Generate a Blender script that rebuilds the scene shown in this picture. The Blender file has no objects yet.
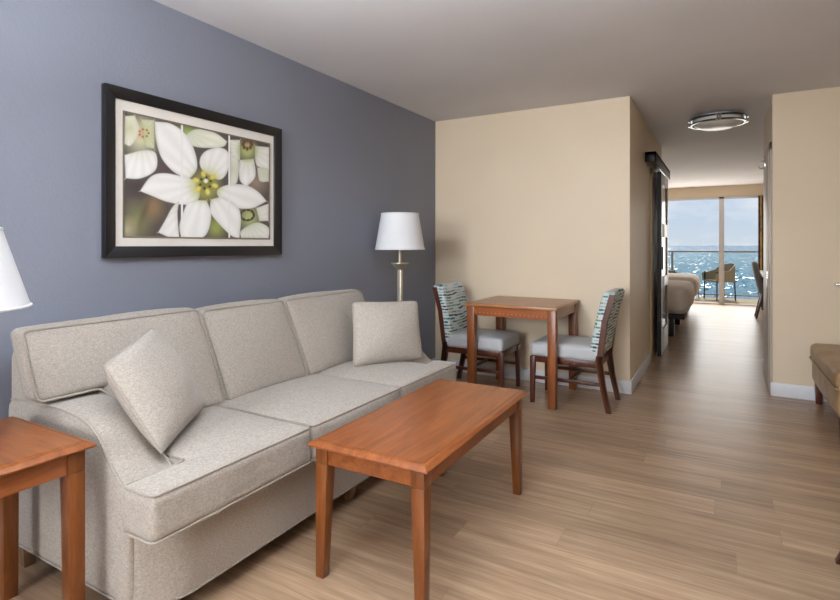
import bpy, bmesh, math, random
import numpy as np
from mathutils import Vector, Matrix
random.seed(7)
COL = bpy.context.scene.collection
PI = math.pi

# ------------------------------------------------------------------ materials
def new_mat(name):
    m = bpy.data.materials.new(name); m.use_nodes = True
    nt = m.node_tree; b = nt.nodes['Principled BSDF']
    return m, nt, b

def srgb(r, g, b):
    f = lambda c: (c/255/12.92) if c/255 <= .04045 else ((c/255+.055)/1.055)**2.4
    return (f(r), f(g), f(b), 1)

def N(nt, t, **kw):
    n = nt.nodes.new(t)
    for k, v in kw.items():
        if hasattr(n, k) and not k[0].isupper(): setattr(n, k, v)
        else: n.inputs[k].default_value = v
    return n

def L(nt, a, ao, b, bi): nt.links.new(a.outputs[ao], b.inputs[bi])

def obj_coords(nt, scale=(1,1,1), rot=(0,0,0)):
    tc = N(nt, 'ShaderNodeTexCoord'); mp = N(nt, 'ShaderNodeMapping')
    mp.inputs['Scale'].default_value = scale; mp.inputs['Rotation'].default_value = rot
    L(nt, tc, 'Object', mp, 'Vector'); return mp

def ramp(nt, stops):
    r = N(nt, 'ShaderNodeValToRGB'); e = r.color_ramp.elements
    while len(e) < len(stops): e.new(.5)
    for i, (p, c) in enumerate(stops): e[i].position = p; e[i].color = c
    return r

def bump(nt, b, src, out, strength, dist):
    bm_ = N(nt, 'ShaderNodeBump', Strength=strength, Distance=dist)
    L(nt, src, out, bm_, 'Height'); L(nt, bm_, 'Normal', b, 'Normal'); return bm_

def plain(name, rgb, rough=.5, metal=0., var=.0, vs=20, bmp=0., bscale=60):
    m, nt, b = new_mat(name); c = srgb(*rgb)
    b.inputs['Base Color'].default_value = c; b.inputs['Roughness'].default_value = rough; b.inputs['Metallic'].default_value = metal
    mp = obj_coords(nt)
    n = N(nt, 'ShaderNodeTexNoise', Scale=vs, Detail=3.); L(nt, mp, 'Vector', n, 'Vector')
    k = max(var, .02)
    r = ramp(nt, [(.3, tuple(x*(1-k) for x in c[:3])+(1,)), (.7, tuple(min(1, x*(1+k)) for x in c[:3])+(1,))])
    L(nt, n, 'Fac', r, 'Fac'); L(nt, r, 'Color', b, 'Base Color')
    if bmp:
        n2 = N(nt, 'ShaderNodeTexNoise', Scale=bscale, Detail=2.); L(nt, mp, 'Vector', n2, 'Vector')
        bump(nt, b, n2, 'Fac', bmp, .003)
    return m

def wood(name, dark, mid, light, axis='X', rough=.32, scale=1.0, coat=.15):
    m, nt, b = new_mat(name)
    s = {'X': (1.6, 14, 14), 'Y': (14, 1.6, 14), 'Z': (14, 14, 1.6)}[axis]
    mp = obj_coords(nt, tuple(q*scale for q in s))
    n = N(nt, 'ShaderNodeTexNoise', Scale=1.6, Detail=6., Roughness=.6, Distortion=1.2); L(nt, mp, 'Vector', n, 'Vector')
    r = ramp(nt, [(.25, srgb(*dark)), (.5, srgb(*mid)), (.75, srgb(*light))]); L(nt, n, 'Fac', r, 'Fac')
    mp2 = obj_coords(nt, tuple(q*scale*5 for q in s))
    n2 = N(nt, 'ShaderNodeTexNoise', Scale=3., Detail=2.); L(nt, mp2, 'Vector', n2, 'Vector')
    r2 = ramp(nt, [(.35, (.82,.82,.82,1)), (.6, (1,1,1,1))]); L(nt, n2, 'Fac', r2, 'Fac')
    mx = N(nt, 'ShaderNodeMixRGB', blend_type='MULTIPLY', Fac=.7)
    L(nt, r, 'Color', mx, 'Color1'); L(nt, r2, 'Color', mx, 'Color2'); L(nt, mx, 'Color', b, 'Base Color')
    b.inputs['Roughness'].default_value = rough
    b.inputs['Coat Weight'].default_value = coat; b.inputs['Coat Roughness'].default_value = .25
    return m

def fabric(name, a, c, rough=.95, weave=700, fleck=180):
    m, nt, b = new_mat(name)
    mp = obj_coords(nt)
    n = N(nt, 'ShaderNodeTexNoise', Scale=fleck, Detail=3., Roughness=.7); L(nt, mp, 'Vector', n, 'Vector')
    mp2 = obj_coords(nt, (55, 55, 260))
    n3 = N(nt, 'ShaderNodeTexNoise', Scale=1.6, Detail=3., Roughness=.7); L(nt, mp2, 'Vector', n3, 'Vector')
    ad = N(nt, 'ShaderNodeMath', operation='ADD'); L(nt, n, 'Fac', ad, 0); L(nt, n3, 'Fac', ad, 1)
    hf = N(nt, 'ShaderNodeMath', operation='MULTIPLY'); hf.inputs[1].default_value = .5; L(nt, ad, 'Value', hf, 0)
    r = ramp(nt, [(.38, srgb(*a)), (.62, srgb(*c))]); L(nt, hf, 'Value', r, 'Fac'); L(nt, r, 'Color', b, 'Base Color')
    b.inputs['Roughness'].default_value = rough; b.inputs['Specular IOR Level'].default_value = .15
    b.inputs['Sheen Weight'].default_value = .2
    n2 = N(nt, 'ShaderNodeTexNoise', Scale=weave*.5, Detail=2.); L(nt, mp, 'Vector', n2, 'Vector')
    n4 = N(nt, 'ShaderNodeTexNoise', Scale=9., Detail=2.); L(nt, mp, 'Vector', n4, 'Vector')
    b1 = N(nt, 'ShaderNodeBump', Strength=.35, Distance=.002); L(nt, n2, 'Fac', b1, 'Height')
    b2 = N(nt, 'ShaderNodeBump', Strength=.35, Distance=.02); L(nt, n4, 'Fac', b2, 'Height')
    L(nt, b1, 'Normal', b2, 'Normal'); L(nt, b2, 'Normal', b, 'Normal')
    return m

def paint(name, rgb, bs=.25, rough=.55, scale=55):
    m, nt, b = new_mat(name); c = srgb(*rgb)
    tc = N(nt, 'ShaderNodeTexCoord')
    n0 = N(nt, 'ShaderNodeTexNoise', Scale=1.2, Detail=2.); L(nt, tc, 'Object', n0, 'Vector')
    r = ramp(nt, [(.3, tuple(x*.97 for x in c[:3])+(1,)), (.7, tuple(min(1, x*1.03) for x in c[:3])+(1,))])
    L(nt, n0, 'Fac', r, 'Fac'); L(nt, r, 'Color', b, 'Base Color')
    b.inputs['Roughness'].default_value = rough; b.inputs['Specular IOR Level'].default_value = .35
    n = N(nt, 'ShaderNodeTexNoise', Scale=scale, Detail=3., Roughness=.6); L(nt, tc, 'Object', n, 'Vector')
    rr = ramp(nt, [(.4, (0,0,0,1)), (.62, (1,1,1,1))]); L(nt, n, 'Fac', rr, 'Fac')
    bump(nt, b, rr, 'Color', bs, .004)
    return m

M = {}
M['wall_blue'] = paint('blue_grey_wall_paint', (131, 135, 149), bs=.12, scale=75)
M['wall_cream'] = paint('cream_wall_paint', (228, 211, 186), bs=.08, rough=.45, scale=75)
M['ceiling'] = paint('ceiling_paint', (228, 228, 233), bs=.08, rough=.8, scale=60)
M['white'] = plain('white_trim_paint', (226, 228, 234), .35)
M['fabric'] = fabric('oatmeal_weave', (146, 138, 129), (180, 171, 162))
M['fabric_pillow'] = fabric('oatmeal_pillow_weave', (148, 140, 131), (182, 174, 165))
M['piping'] = fabric('piping_weave', (146, 138, 129), (172, 164, 155))
M['cherry_x'] = wood('cherry_wood_x', (108, 57, 22), (138, 77, 33), (158, 93, 46), 'X', coat=.08)
M['cherry_y'] = wood('cherry_wood_y', (111, 56, 22), (143, 79, 36), (165, 97, 51), 'Y')
M['cherry_z'] = wood('cherry_wood_z', (95, 50, 19), (119, 66, 27), (137, 80, 37), 'Z', coat=.05)
M['cherry_leg'] = wood('cherry_leg_wood', (112, 60, 28), (140, 80, 42), (160, 96, 52), 'Z', coat=.08)
M['oak_top'] = wood('table_top_wood', (140, 90, 52), (166, 112, 70), (184, 132, 90), 'X')
M['dark_wood'] = wood('dark_cherry_wood', (56, 25, 14), (80, 38, 22), (98, 51, 31), 'Z', coat=.08)
M['foot_wood'] = wood('sofa_foot_wood', (90, 66, 48), (120, 92, 68), (140, 110, 84), 'Z')
M['black_wood'] = plain('black_frame_lacquer', (26, 25, 28), .35)
M['black_metal'] = plain('black_metal', (30, 30, 33), .4, .3)
M['mat'] = plain('picture_mat_board', (232, 228, 222), .8)
M['fillet'] = plain('picture_fillet', (120, 112, 96), .5)
M['chrome'] = plain('chrome', (215, 215, 215), .12, 1.)
M['beige_door'] = plain('beige_door_paint', (196, 184, 170), .4)
M['chrome_dim_reflection'] = plain('chrome_dim_reflection', (84, 80, 78), .2, 1.)  # chrome with the dim surroundings it reflects put into its colour
M['nickel'] = plain('brushed_nickel', (196, 188, 172), .35, .75)
M['shade'] = plain('white_lamp_shade', (226, 228, 232), .8, 0, .01, 300, .1, 500)
M['vinyl'] = plain('silver_grey_vinyl', (186, 188, 192), .42, 0, .03, 30, .15, 25)
M['bed_white'] = plain('white_bedding', (228, 220, 212), .9, 0, .02, 8, .3, 10)
M['grey_fabric'] = fabric('grey_chair_fabric', (112, 112, 112), (140, 138, 134))
M['wicker'] = plain('wicker_weave', (164, 156, 134), .7, 0, .2, 90, .5, 130)
M['balcony'] = plain('balcony_tile', (206, 178, 142), .7, 0, .06, 5)
M['door_grey'] = plain('satin_grey_door', (178, 178, 182), .28)
M['dark_panel'] = plain('dark_door_panel', (52, 44, 40), .15)
M['white_lam'] = plain('white_laminate', (232, 232, 232), .3)
M['diffuser'] = plain('frosted_lamp_glass', (226, 222, 214), .25)

def floor_mat():
    m, nt, b = new_mat('plank_floor')
    mp = obj_coords(nt)
    br = N(nt, 'ShaderNodeTexBrick', Scale=1., offset=0., offset_frequency=2)
    br.inputs['Color1'].default_value = (0,0,0,1); br.inputs['Color2'].default_value = (1,1,1,1); br.inputs['Mortar'].default_value = (.35,.35,.35,1)
    br.inputs['Mortar Size'].default_value = .0012; br.inputs['Mortar Smooth'].default_value = .2; br.inputs['Bias'].default_value = 0
    br.inputs['Brick Width'].default_value = 1.22; br.inputs['Row Height'].default_value = .152
    sx = N(nt, 'ShaderNodeSeparateXYZ'); L(nt, mp, 'Vector', sx, 'Vector')
    dv = N(nt, 'ShaderNodeMath', operation='DIVIDE'); dv.inputs[1].default_value = .152; L(nt, sx, 'Y', dv, 0)
    fl_ = N(nt, 'ShaderNodeMath', operation='FLOOR'); L(nt, dv, 'Value', fl_, 0)
    wn = N(nt, 'ShaderNodeTexWhiteNoise', noise_dimensions='1D'); L(nt, fl_, 'Value', wn, 'W')
    mu = N(nt, 'ShaderNodeMath', operation='MULTIPLY_ADD'); mu.inputs[1].default_value = 1.22; L(nt, wn, 'Value', mu, 0); L(nt, sx, 'X', mu, 2)
    cx_ = N(nt, 'ShaderNodeCombineXYZ'); L(nt, mu, 'Value', cx_, 'X'); L(nt, sx, 'Y', cx_, 'Y'); L(nt, cx_, 'Vector', br, 'Vector')
    # grain, shifted from plank to plank
    sc = N(nt, 'ShaderNodeVectorMath', operation='SCALE'); sc.inputs['Scale'].default_value = 7.
    L(nt, br, 'Color', sc, 0)
    ad = N(nt, 'ShaderNodeVectorMath', operation='ADD'); L(nt, mp, 'Vector', ad, 0); L(nt, sc, 'Vector', ad, 1)
    m2 = N(nt, 'ShaderNodeMapping'); m2.inputs['Scale'].default_value = (1.1, 22, 1); L(nt, ad, 'Vector', m2, 'Vector')
    n = N(nt, 'ShaderNodeTexNoise', Scale=1.5, Detail=7., Roughness=.65, Distortion=.5); L(nt, m2, 'Vector', n, 'Vector')
    m3 = N(nt, 'ShaderNodeMapping'); m3.inputs['Scale'].default_value = (3, 130, 1); L(nt, ad, 'Vector', m3, 'Vector')
    n2 = N(nt, 'ShaderNodeTexNoise', Scale=2., Detail=3.); L(nt, m3, 'Vector', n2, 'Vector')
    r = ramp(nt, [(.25, srgb(136, 110, 86)), (.5, srgb(176, 147, 120)), (.78, srgb(204, 176, 147))]); L(nt, n, 'Fac', r, 'Fac')
    r2 = ramp(nt, [(.3, (.8,.79,.78,1)), (.7, (1.08,1.08,1.08,1))]); L(nt, n2, 'Fac', r2, 'Fac')
    mx = N(nt, 'ShaderNodeMixRGB', blend_type='MULTIPLY', Fac=1.); L(nt, r, 'Color', mx, 'Color1'); L(nt, r2, 'Color', mx, 'Color2')
    r3 = ramp(nt, [(0., (.80,.79,.78,1)), (1., (1.08,1.08,1.08,1))]); L(nt, br, 'Color', r3, 'Fac')
    mx2 = N(nt, 'ShaderNodeMixRGB', blend_type='MULTIPLY', Fac=1.); L(nt, mx, 'Color', mx2, 'Color1'); L(nt, r3, 'Color', mx2, 'Color2')
    mx3 = N(nt, 'ShaderNodeMixRGB', blend_type='MIX'); mx3.inputs['Color2'].default_value = srgb(92, 74, 58)
    fm = N(nt, 'ShaderNodeMath', operation='MULTIPLY'); fm.inputs[1].default_value = .4
    L(nt, br, 'Fac', fm, 0); L(nt, fm, 'Value', mx3, 'Fac')
    L(nt, mx2, 'Color', mx3, 'Color1'); L(nt, mx3, 'Color', b, 'Base Color')
    b.inputs['Roughness'].default_value = .3; b.inputs['Specular IOR Level'].default_value = .45
    bump(nt, b, n2, 'Fac', .08, .002)
    return m
M['floor'] = floor_mat()

def leather_mat():
    m, nt, b = new_mat('tan_leather'); mp = obj_coords(nt)
    n = N(nt, 'ShaderNodeTexNoise', Scale=6., Detail=4.); L(nt, mp, 'Vector', n, 'Vector')
    r = ramp(nt, [(.3, srgb(142, 113, 80)), (.7, srgb(174, 143, 106))]); L(nt, n, 'Fac', r, 'Fac'); L(nt, r, 'Color', b, 'Base Color')
    b.inputs['Roughness'].default_value = .38
    v = N(nt, 'ShaderNodeTexNoise', Scale=14., Detail=5.); L(nt, mp, 'Vector', v, 'Vector'); bump(nt, b, v, 'Fac', .4, .01)
    return m
M['leather'] = leather_mat()

def dash_mat():
    # upholstery: rows of short horizontal dashes in teal, navy and olive on off-white
    m, nt, b = new_mat('dashed_upholstery')
    tc = N(nt, 'ShaderNodeTexCoord'); sp = N(nt, 'ShaderNodeSeparateXYZ'); L(nt, tc, 'Object', sp, 'Vector')
    def mth(op, *v):
        q = N(nt, 'ShaderNodeMath', operation=op)
        for i, x in enumerate(v):
            if isinstance(x, (int, float)): q.inputs[i].default_value = x
            else: nt.links.new(x, q.inputs[i])
        return q.outputs[0]
    lf = N(nt, 'ShaderNodeTexNoise', Scale=7., Detail=1.); L(nt, tc, 'Object', lf, 'Vector')
    z = mth('ADD', mth('MULTIPLY', sp.outputs['Z'], 40.), mth('MULTIPLY', lf.outputs['Fac'], 1.2))
    row = mth('FLOOR', z); fz = mth('ABSOLUTE', mth('SUBTRACT', mth('FRACT', z), .5))
    w1 = N(nt, 'ShaderNodeTexWhiteNoise', noise_dimensions='1D'); nt.links.new(row, w1.inputs['W'])
    y = mth('ADD', mth('MULTIPLY', mth('ADD', sp.outputs['Y'], mth('MULTIPLY', sp.outputs['X'], 3.)), 10.), mth('MULTIPLY', w1.outputs['Value'], 9.))
    colu = mth('FLOOR', y); fy = mth('ABSOLUTE', mth('SUBTRACT', mth('FRACT', y), .5))
    cb = N(nt, 'ShaderNodeCombineXYZ'); nt.links.new(colu, cb.inputs['X']); nt.links.new(row, cb.inputs['Y'])
    w2 = N(nt, 'ShaderNodeTexWhiteNoise', noise_dimensions='2D'); L(nt, cb, 'Vector', w2, 'Vector')
    r = ramp(nt, [(0., srgb(40, 66, 92)), (.16, srgb(58, 112, 126)), (.34, srgb(104, 140, 134)), (.5, srgb(136, 148, 122)), (.64, srgb(158, 184, 190)), (.82, srgb(200, 208, 204))])
    r.color_ramp.interpolation = 'CONSTANT'; L(nt, w2, 'Value', r, 'Fac')
    inside = mth('MULTIPLY', mth('LESS_THAN', fz, .26), mth('LESS_THAN', fy, .46))
    mx = N(nt, 'ShaderNodeMixRGB'); mx.inputs['Color1'].default_value = srgb(206, 213, 211)
    nt.links.new(inside, mx.inputs['Fac']); L(nt, r, 'Color', mx, 'Color2'); L(nt, mx, 'Color', b, 'Base Color')
    b.inputs['Roughness'].default_value = .85
    return m
M['dash'] = dash_mat()

def inlay_mat():
    # cherry apron with a line of small pale squares let into the veneer
    m, nt, b = new_mat('cherry_apron_with_inlay'); mp = obj_coords(nt)
    tc = N(nt, 'ShaderNodeTexCoord'); sp = N(nt, 'ShaderNodeSeparateXYZ'); L(nt, tc, 'Object', sp, 'Vector')
    def mth(op, *v):
        q = N(nt, 'ShaderNodeMath', operation=op)
        for i, x in enumerate(v):
            if isinstance(x, (int, float)): q.inputs[i].default_value = x
            else: nt.links.new(x, q.inputs[i])
        return q.outputs[0]
    px = mth('FRACT', mth('MULTIPLY', sp.outputs['X'], 30.))
    ax = mth('LESS_THAN', mth('ABSOLUTE', mth('SUBTRACT', px, .5)), .16)
    az = mth('LESS_THAN', mth('ABSOLUTE', mth('SUBTRACT', sp.outputs['Z'], .684)), .0035)
    f = mth('MULTIPLY', ax, az)
    mp2 = obj_coords(nt, (1.6, 14, 14)); n = N(nt, 'ShaderNodeTexNoise', Scale=1.6, Detail=6.); L(nt, mp2, 'Vector', n, 'Vector')
    r = ramp(nt, [(.3, srgb(122, 60, 26)), (.7, srgb(166, 92, 46))]); L(nt, n, 'Fac', r, 'Fac')
    mx = N(nt, 'ShaderNodeMixRGB'); nt.links.new(f, mx.inputs['Fac']); L(nt, r, 'Color', mx, 'Color1'); mx.inputs['Color2'].default_value = srgb(204, 138, 76)
    L(nt, mx, 'Color', b, 'Base Color'); b.inputs['Roughness'].default_value = .35
    return m
M['inlay'] = inlay_mat()

def glass_mat(name, tint=(1,1,1,1), k=.9):
    m = bpy.data.materials.new(name); m.use_nodes = True; nt = m.node_tree; nt.nodes.clear()
    o = N(nt, 'ShaderNodeOutputMaterial'); t = N(nt, 'ShaderNodeBsdfTransparent'); g = N(nt, 'ShaderNodeBsdfGlossy')
    t.inputs['Color'].default_value = tint; g.inputs['Roughness'].default_value = .02
    fr = N(nt, 'ShaderNodeFresnel', IOR=1.35); mx = N(nt, 'ShaderNodeMixShader')
    ml = N(nt, 'ShaderNodeMath', operation='MULTIPLY'); ml.inputs[1].default_value = k
    L(nt, fr, 'Fac', ml, 0); L(nt, ml, 'Value', mx, 'Fac')
    nt.links.new(t.outputs[0], mx.inputs[1]); nt.links.new(g.outputs[0], mx.inputs[2]); nt.links.new(mx.outputs[0], o.inputs[0])
    return m
M['glass'] = glass_mat('window_glass', k=.015)
M['rail_glass'] = glass_mat('railing_glass', (.90, .97, .95, 1), .06)

def sea_mat():
    m, nt, b = new_mat('sea_water'); tc = N(nt, 'ShaderNodeTexCoord')
    mp = N(nt, 'ShaderNodeMapping'); mp.inputs['Scale'].default_value = (1, .45, 1); L(nt, tc, 'Object', mp, 'Vector')
    n0 = N(nt, 'ShaderNodeTexNoise', Scale=.012, Detail=3.); L(nt, mp, 'Vector', n0, 'Vector')
    r = ramp(nt, [(.35, srgb(14, 82, 108)), (.65, srgb(28, 108, 132))]); L(nt, n0, 'Fac', r, 'Fac'); L(nt, r, 'Color', b, 'Base Color')
    # choppy facets: the wave slopes come straight from noise
    m2 = N(nt, 'ShaderNodeMapping'); m2.inputs['Scale'].default_value = (.32, .04, 1); L(nt, tc, 'Object', m2, 'Vector')
    n = N(nt, 'ShaderNodeTexNoise', Scale=1., Detail=6., Roughness=.75); L(nt, m2, 'Vector', n, 'Vector')
    sb = N(nt, 'ShaderNodeVectorMath', operation='SUBTRACT'); sb.inputs[1].default_value = (.5, .5, .5); L(nt, n, 'Color', sb, 0)
    ml = N(nt, 'ShaderNodeVectorMath', operation='MULTIPLY'); ml.inputs[1].default_value = (2., 3.8, 0); L(nt, sb, 'Vector', ml, 0)
    ad = N(nt, 'ShaderNodeVectorMath', operation='ADD'); ad.inputs[1].default_value = (0, 0, 1); L(nt, ml, 'Vector', ad, 0)
    nm = N(nt, 'ShaderNodeVectorMath', operation='NORMALIZE'); L(nt, ad, 'Vector', nm, 0); L(nt, nm, 'Vector', b, 'Normal')
    b.inputs['Roughness'].default_value = .2; b.inputs['Specular IOR Level'].default_value = .5
    return m
M['sea'] = sea_mat()

def curtain_mat():
    m, nt, b = new_mat('patterned_curtain'); mp = obj_coords(nt, (6, 6, 5))
    v = N(nt, 'ShaderNodeTexVoronoi', Scale=2.); L(nt, mp, 'Vector', v, 'Vector')
    r = ramp(nt, [(.1, srgb(84, 66, 50)), (.4, srgb(128, 104, 78)), (.7, srgb(160, 128, 84))]); L(nt, v, 'Distance', r, 'Fac'); L(nt, r, 'Color', b, 'Base Color')
    b.inputs['Roughness'].default_value = .9
    return m
M['curtain'] = curtain_mat()

# ------------------------------------------------------------------ mesh helpers
class MB:
    def __init__(s): s.bm = bmesh.new()
    def add(s, other):
        me = bpy.data.meshes.new('tmp'); other.to_mesh(me); other.free(); s.bm.from_mesh(me); bpy.data.meshes.remove(me); return s
    def box(s, x0, x1, y0, y1, z0, z1, bev=0., seg=2):
        t = bmesh.new()
        r = bmesh.ops.create_cube(t, size=1)
        for v in t.verts:
            v.co = Vector(((x0+x1)/2+v.co.x*(x1-x0), (y0+y1)/2+v.co.y*(y1-y0), (z0+z1)/2+v.co.z*(z1-z0)))
        if bev: bmesh.ops.bevel(t, geom=t.edges[:], offset=bev, segments=seg, affect='EDGES', profile=.5)
        return s.add(t)
    def hexa(s, b4, t4, bev=0., seg=2):
        """eight corners: four at the bottom (counter-clockwise), four at the top"""
        t = bmesh.new(); a = [t.verts.new(p) for p in b4]; c = [t.verts.new(p) for p in t4]
        t.faces.new(a[::-1]); t.faces.new(c)
        for i in range(4): t.faces.new((a[i], a[(i+1) % 4], c[(i+1) % 4], c[i]))
        if bev: bmesh.ops.bevel(t, geom=t.edges[:], offset=bev, segments=seg, affect='EDGES', profile=.5)
        return s.add(t)
    def taper(s, cx, cy, z0, z1, w0, w1, dx=0, dy=0, bev=.003):
        """square leg, w0 wide at z0 and w1 at z1; foot shifted by dx, dy"""
        q = lambda w, ox, oy, z: [(cx+ox-w/2, cy+oy-w/2, z), (cx+ox+w/2, cy+oy-w/2, z), (cx+ox+w/2, cy+oy+w/2, z), (cx+ox-w/2, cy+oy+w/2, z)]
        return s.hexa(q(w0, dx, dy, z0), q(w1, 0, 0, z1), bev)
    def prism(s, pts, y0, y1, axis='Y', bev=0., seg=3):
        """polygon in the plane across axis, extruded along it"""
        t = bmesh.new()
        f = {'Y': lambda a, b, c: (a, c, b), 'X': lambda a, b, c: (c, a, b), 'Z': lambda a, b, c: (a, b, c)}[axis]
        A = [t.verts.new(f(a, b, y0)) for a, b in pts]; B = [t.verts.new(f(a, b, y1)) for a, b in pts]
        fa = t.faces.new(A); fb = t.faces.new(B[::-1]); n = len(pts)
        for i in range(n): t.faces.new((A[i], B[i], B[(i+1) % n], A[(i+1) % n]))
        bmesh.ops.recalc_face_normals(t, faces=t.faces[:])
        if bev:
            es = list(set(fa.edges) | set(fb.edges))
            bmesh.ops.bevel(t, geom=es, offset=bev, segments=seg, affect='EDGES', profile=.5)
        return s.add(t)
    def tube(s, pts, r, closed=False, n=8):
        t = bmesh.new(); P = [Vector(p) for p in pts]; m = len(P); rings = []; up = Vector((.123, .456, .88)).normalized(); prev = None
        for i in range(m):
            a = P[(i-1) % m] if (closed or i) else P[i]; b = P[(i+1) % m] if (closed or i < m-1) else P[i]
            d = (b-a).normalized()
            x = d.cross(up) if prev is None else prev-d*prev.dot(d)
            x.normalize(); prev = x; y = d.cross(x)
            rr = r[i] if isinstance(r, (list, tuple)) else r
            rings.append([t.verts.new(P[i]+rr*(math.cos(2*PI*k/n)*x+math.sin(2*PI*k/n)*y)) for k in range(n)])
        for i in range(m if closed else m-1):
            A, B = rings[i], rings[(i+1) % m]
            for k in range(n): t.faces.new((A[k], A[(k+1) % n], B[(k+1) % n], B[k]))
        if not closed: t.faces.new(rings[0][::-1]); t.faces.new(rings[-1])
        bmesh.ops.recalc_face_normals(t, faces=t.faces[:])
        return s.add(t)
    def lathe(s, prof, cx=0, cy=0, n=40, close=False):
        """profile (radius, z) turned about the vertical through cx, cy"""
        t = bmesh.new(); rings = []
        for r, z in prof:
            rings.append([t.verts.new((cx+max(r, 1e-4)*math.cos(2*PI*k/n), cy+max(r, 1e-4)*math.sin(2*PI*k/n), z)) for k in range(n)])
        m = len(rings)
        for i in range(m if close else m-1):
            A, B = rings[i], rings[(i+1) % m]
            for k in range(n): t.faces.new((A[k], A[(k+1) % n], B[(k+1) % n], B[k]))
        bmesh.ops.remove_doubles(t, verts=t.verts[:], dist=2e-4)
        bmesh.ops.recalc_face_normals(t, faces=t.faces[:])
        return s.add(t)
    def soft(s, x0, x1, y0, y1, z0, z1, r, crown=(0, 0, 0), n=18, fn=None):
        """rounded, puffed box"""
        t = bmesh.new(); g = [math.sin(PI/2*(-1+2*i/n)) for i in range(n+1)]
        cache = {}
        def vert(u):
            k = tuple(round(c, 5) for c in u)
            if k not in cache: cache[k] = t.verts.new(u)
            return cache[k]
        for ax in range(3):
            for sg in (-1, 1):
                for i in range(n):
                    for j in range(n):
                        q = []
                        for a, b in ((g[i], g[j]), (g[i+1], g[j]), (g[i+1], g[j+1]), (g[i], g[j+1])):
                            u = [0, 0, 0]; u[ax] = sg; u[(ax+1) % 3] = a; u[(ax+2) % 3] = b; q.append(vert(u))
                        t.faces.new(q if sg > 0 else q[::-1])
        h = Vector(((x1-x0)/2, (y1-y0)/2, (z1-z0)/2)); c = Vector(((x0+x1)/2, (y0+y1)/2, (z0+z1)/2))
        for v in t.verts:
            u = v.co.copy(); p = Vector((u.x*h.x, u.y*h.y, u.z*h.z))
            inn = Vector([max(-(h[i]-r), min(h[i]-r, p[i])) for i in range(3)]); d = p-inn
            if d.length > 1e-6: p = inn+d.normalized()*r
            for i in range(3):
                a, b = u[(i+1) % 3], u[(i+2) % 3]
                p[i] += crown[i]*u[i]*(1-a*a)*(1-b*b)
            p += c
            if fn: p = fn(p)
            v.co = p
        bmesh.ops.recalc_face_normals(t, faces=t.faces[:])
        return s.add(t)
    def map(s, fn):
        for v in s.bm.verts: v.co = fn(v.co.copy())
        return s
    def build(s, name, mat, parent=None, smooth=True, ang=38, sub=0):
        me = bpy.data.meshes.new(name)
        if smooth:
            for f in s.bm.faces: f.smooth = True
            for e in s.bm.edges:
                if len(e.link_faces) == 2 and e.calc_face_angle(0) > math.radians(ang): e.smooth = False
        s.bm.to_mesh(me); s.bm.free(); me.materials.append(M[mat] if isinstance(mat, str) else mat)
        o = bpy.data.objects.new(name, me); COL.objects.link(o)
        if parent is not None:
            o.parent = parent
            # parts are modelled in the thing's own frame
        return o

def tag(o, label, cat, group=None, kind=None):
    o['label'] = label; o['category'] = cat
    if group: o['group'] = group
    if kind: o['kind'] = kind
    return o
def thing(name, label, cat, loc=(0, 0, 0), rz=0, group=None):
    o = bpy.data.objects.new(name, None); COL.objects.link(o); o.empty_display_size = .1
    o.location = loc; o.rotation_euler = (0, 0, rz); return tag(o, label, cat, group)
def struct(o): o['kind'] = 'structure'; return o
def copy_thing(o, loc, rz, label, group=None):
    def cp(a, p):
        c = a.copy(); COL.objects.link(c); c.parent = p
        for ch in a.children: cp(ch, c)
        return c
    r = cp(o, None); r.location = loc; r.rotation_euler = (0, 0, rz); r['label'] = label
    if group: r['group'] = group
    return r
def round_rect(x0, x1, y0, y1, r, n=5):
    pts = []
    for cx, cy, a in ((x1-r, y1-r, 0), (x0+r, y1-r, 90), (x0+r, y0+r, 180), (x1-r, y0+r, 270)):
        for k in range(n+1):
            t = math.radians(a+90*k/n); pts.append((cx+r*math.cos(t), cy+r*math.sin(t)))
    return pts
def round_poly(pts, r, n=4):
    out = []; m = len(pts)
    for i in range(m):
        p = Vector(pts[i]); a = Vector(pts[i-1])-p; b = Vector(pts[(i+1) % m])-p
        q = min(r, a.length*.45, b.length*.45); A = p+a.normalized()*q; B = p+b.normalized()*q
        for k in range(n+1):
            t = k/n; out.append(tuple((1-t)**2*A+2*t*(1-t)*p+t*t*B))
    return out

def inset(pts, d):
    P = [Vector((a, b, 0)) for a, b in pts]; m = len(P); ar = sum(P[i-1].x*P[i].y-P[i].x*P[i-1].y for i in range(m)); sg = 1 if ar > 0 else -1
    out = []
    for i in range(m):
        t = (P[(i+1) % m]-P[i-1]).normalized(); out.append((P[i].x-t.y*d*sg, P[i].y+t.x*d*sg))
    return out
# ------------------------------------------------------------------ room shell
H = 2.44; WL = -2.46; YB = 4.60; XH = -.655; YR = 5.13; XR = .355; YHL = 7.2; YHR = 6.15; YW = 12.5; XBR = 1.15; RB = -2.6; RX = 2.3
def slab(name, mat, *b):
    return struct(MB().box(*b).build(name, mat, smooth=False))
slab('floor', 'floor', WL-.15, RX+.15, RB-.15, YW, -.1, 0)
slab('ceiling', 'ceiling', WL-.15, RX+.15, RB-.15, YW, H, H+.1)
slab('wall_left', 'wall_blue', WL-.15, WL, RB, YB, 0, H)
slab('wall_back', 'wall_cream', WL-.15, XH, YB, YB+.1, 0, H)
slab('wall_passage_left', 'wall_cream', XH-.1, XH, YB+.1, YHL-.1, 0, H)
slab('wall_bedroom_near', 'wall_cream', WL-.15, XH, YHL-.1, YHL, 0, H)
slab('wall_bedroom_left', 'wall_cream', WL-.15, WL, YHL, YW, 0, H)
slab('wall_right_front', 'wall_cream', XR, RX, YR, YR+.1, 0, H)
slab('wall_passage_right', 'wall_cream', XR, XR+.1, YR+.1, YHR, 0, H)
slab('wall_bedroom_inner', 'wall_cream', XR+.1, XBR+.1, YHR-.1, YHR, 0, H)
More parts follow.
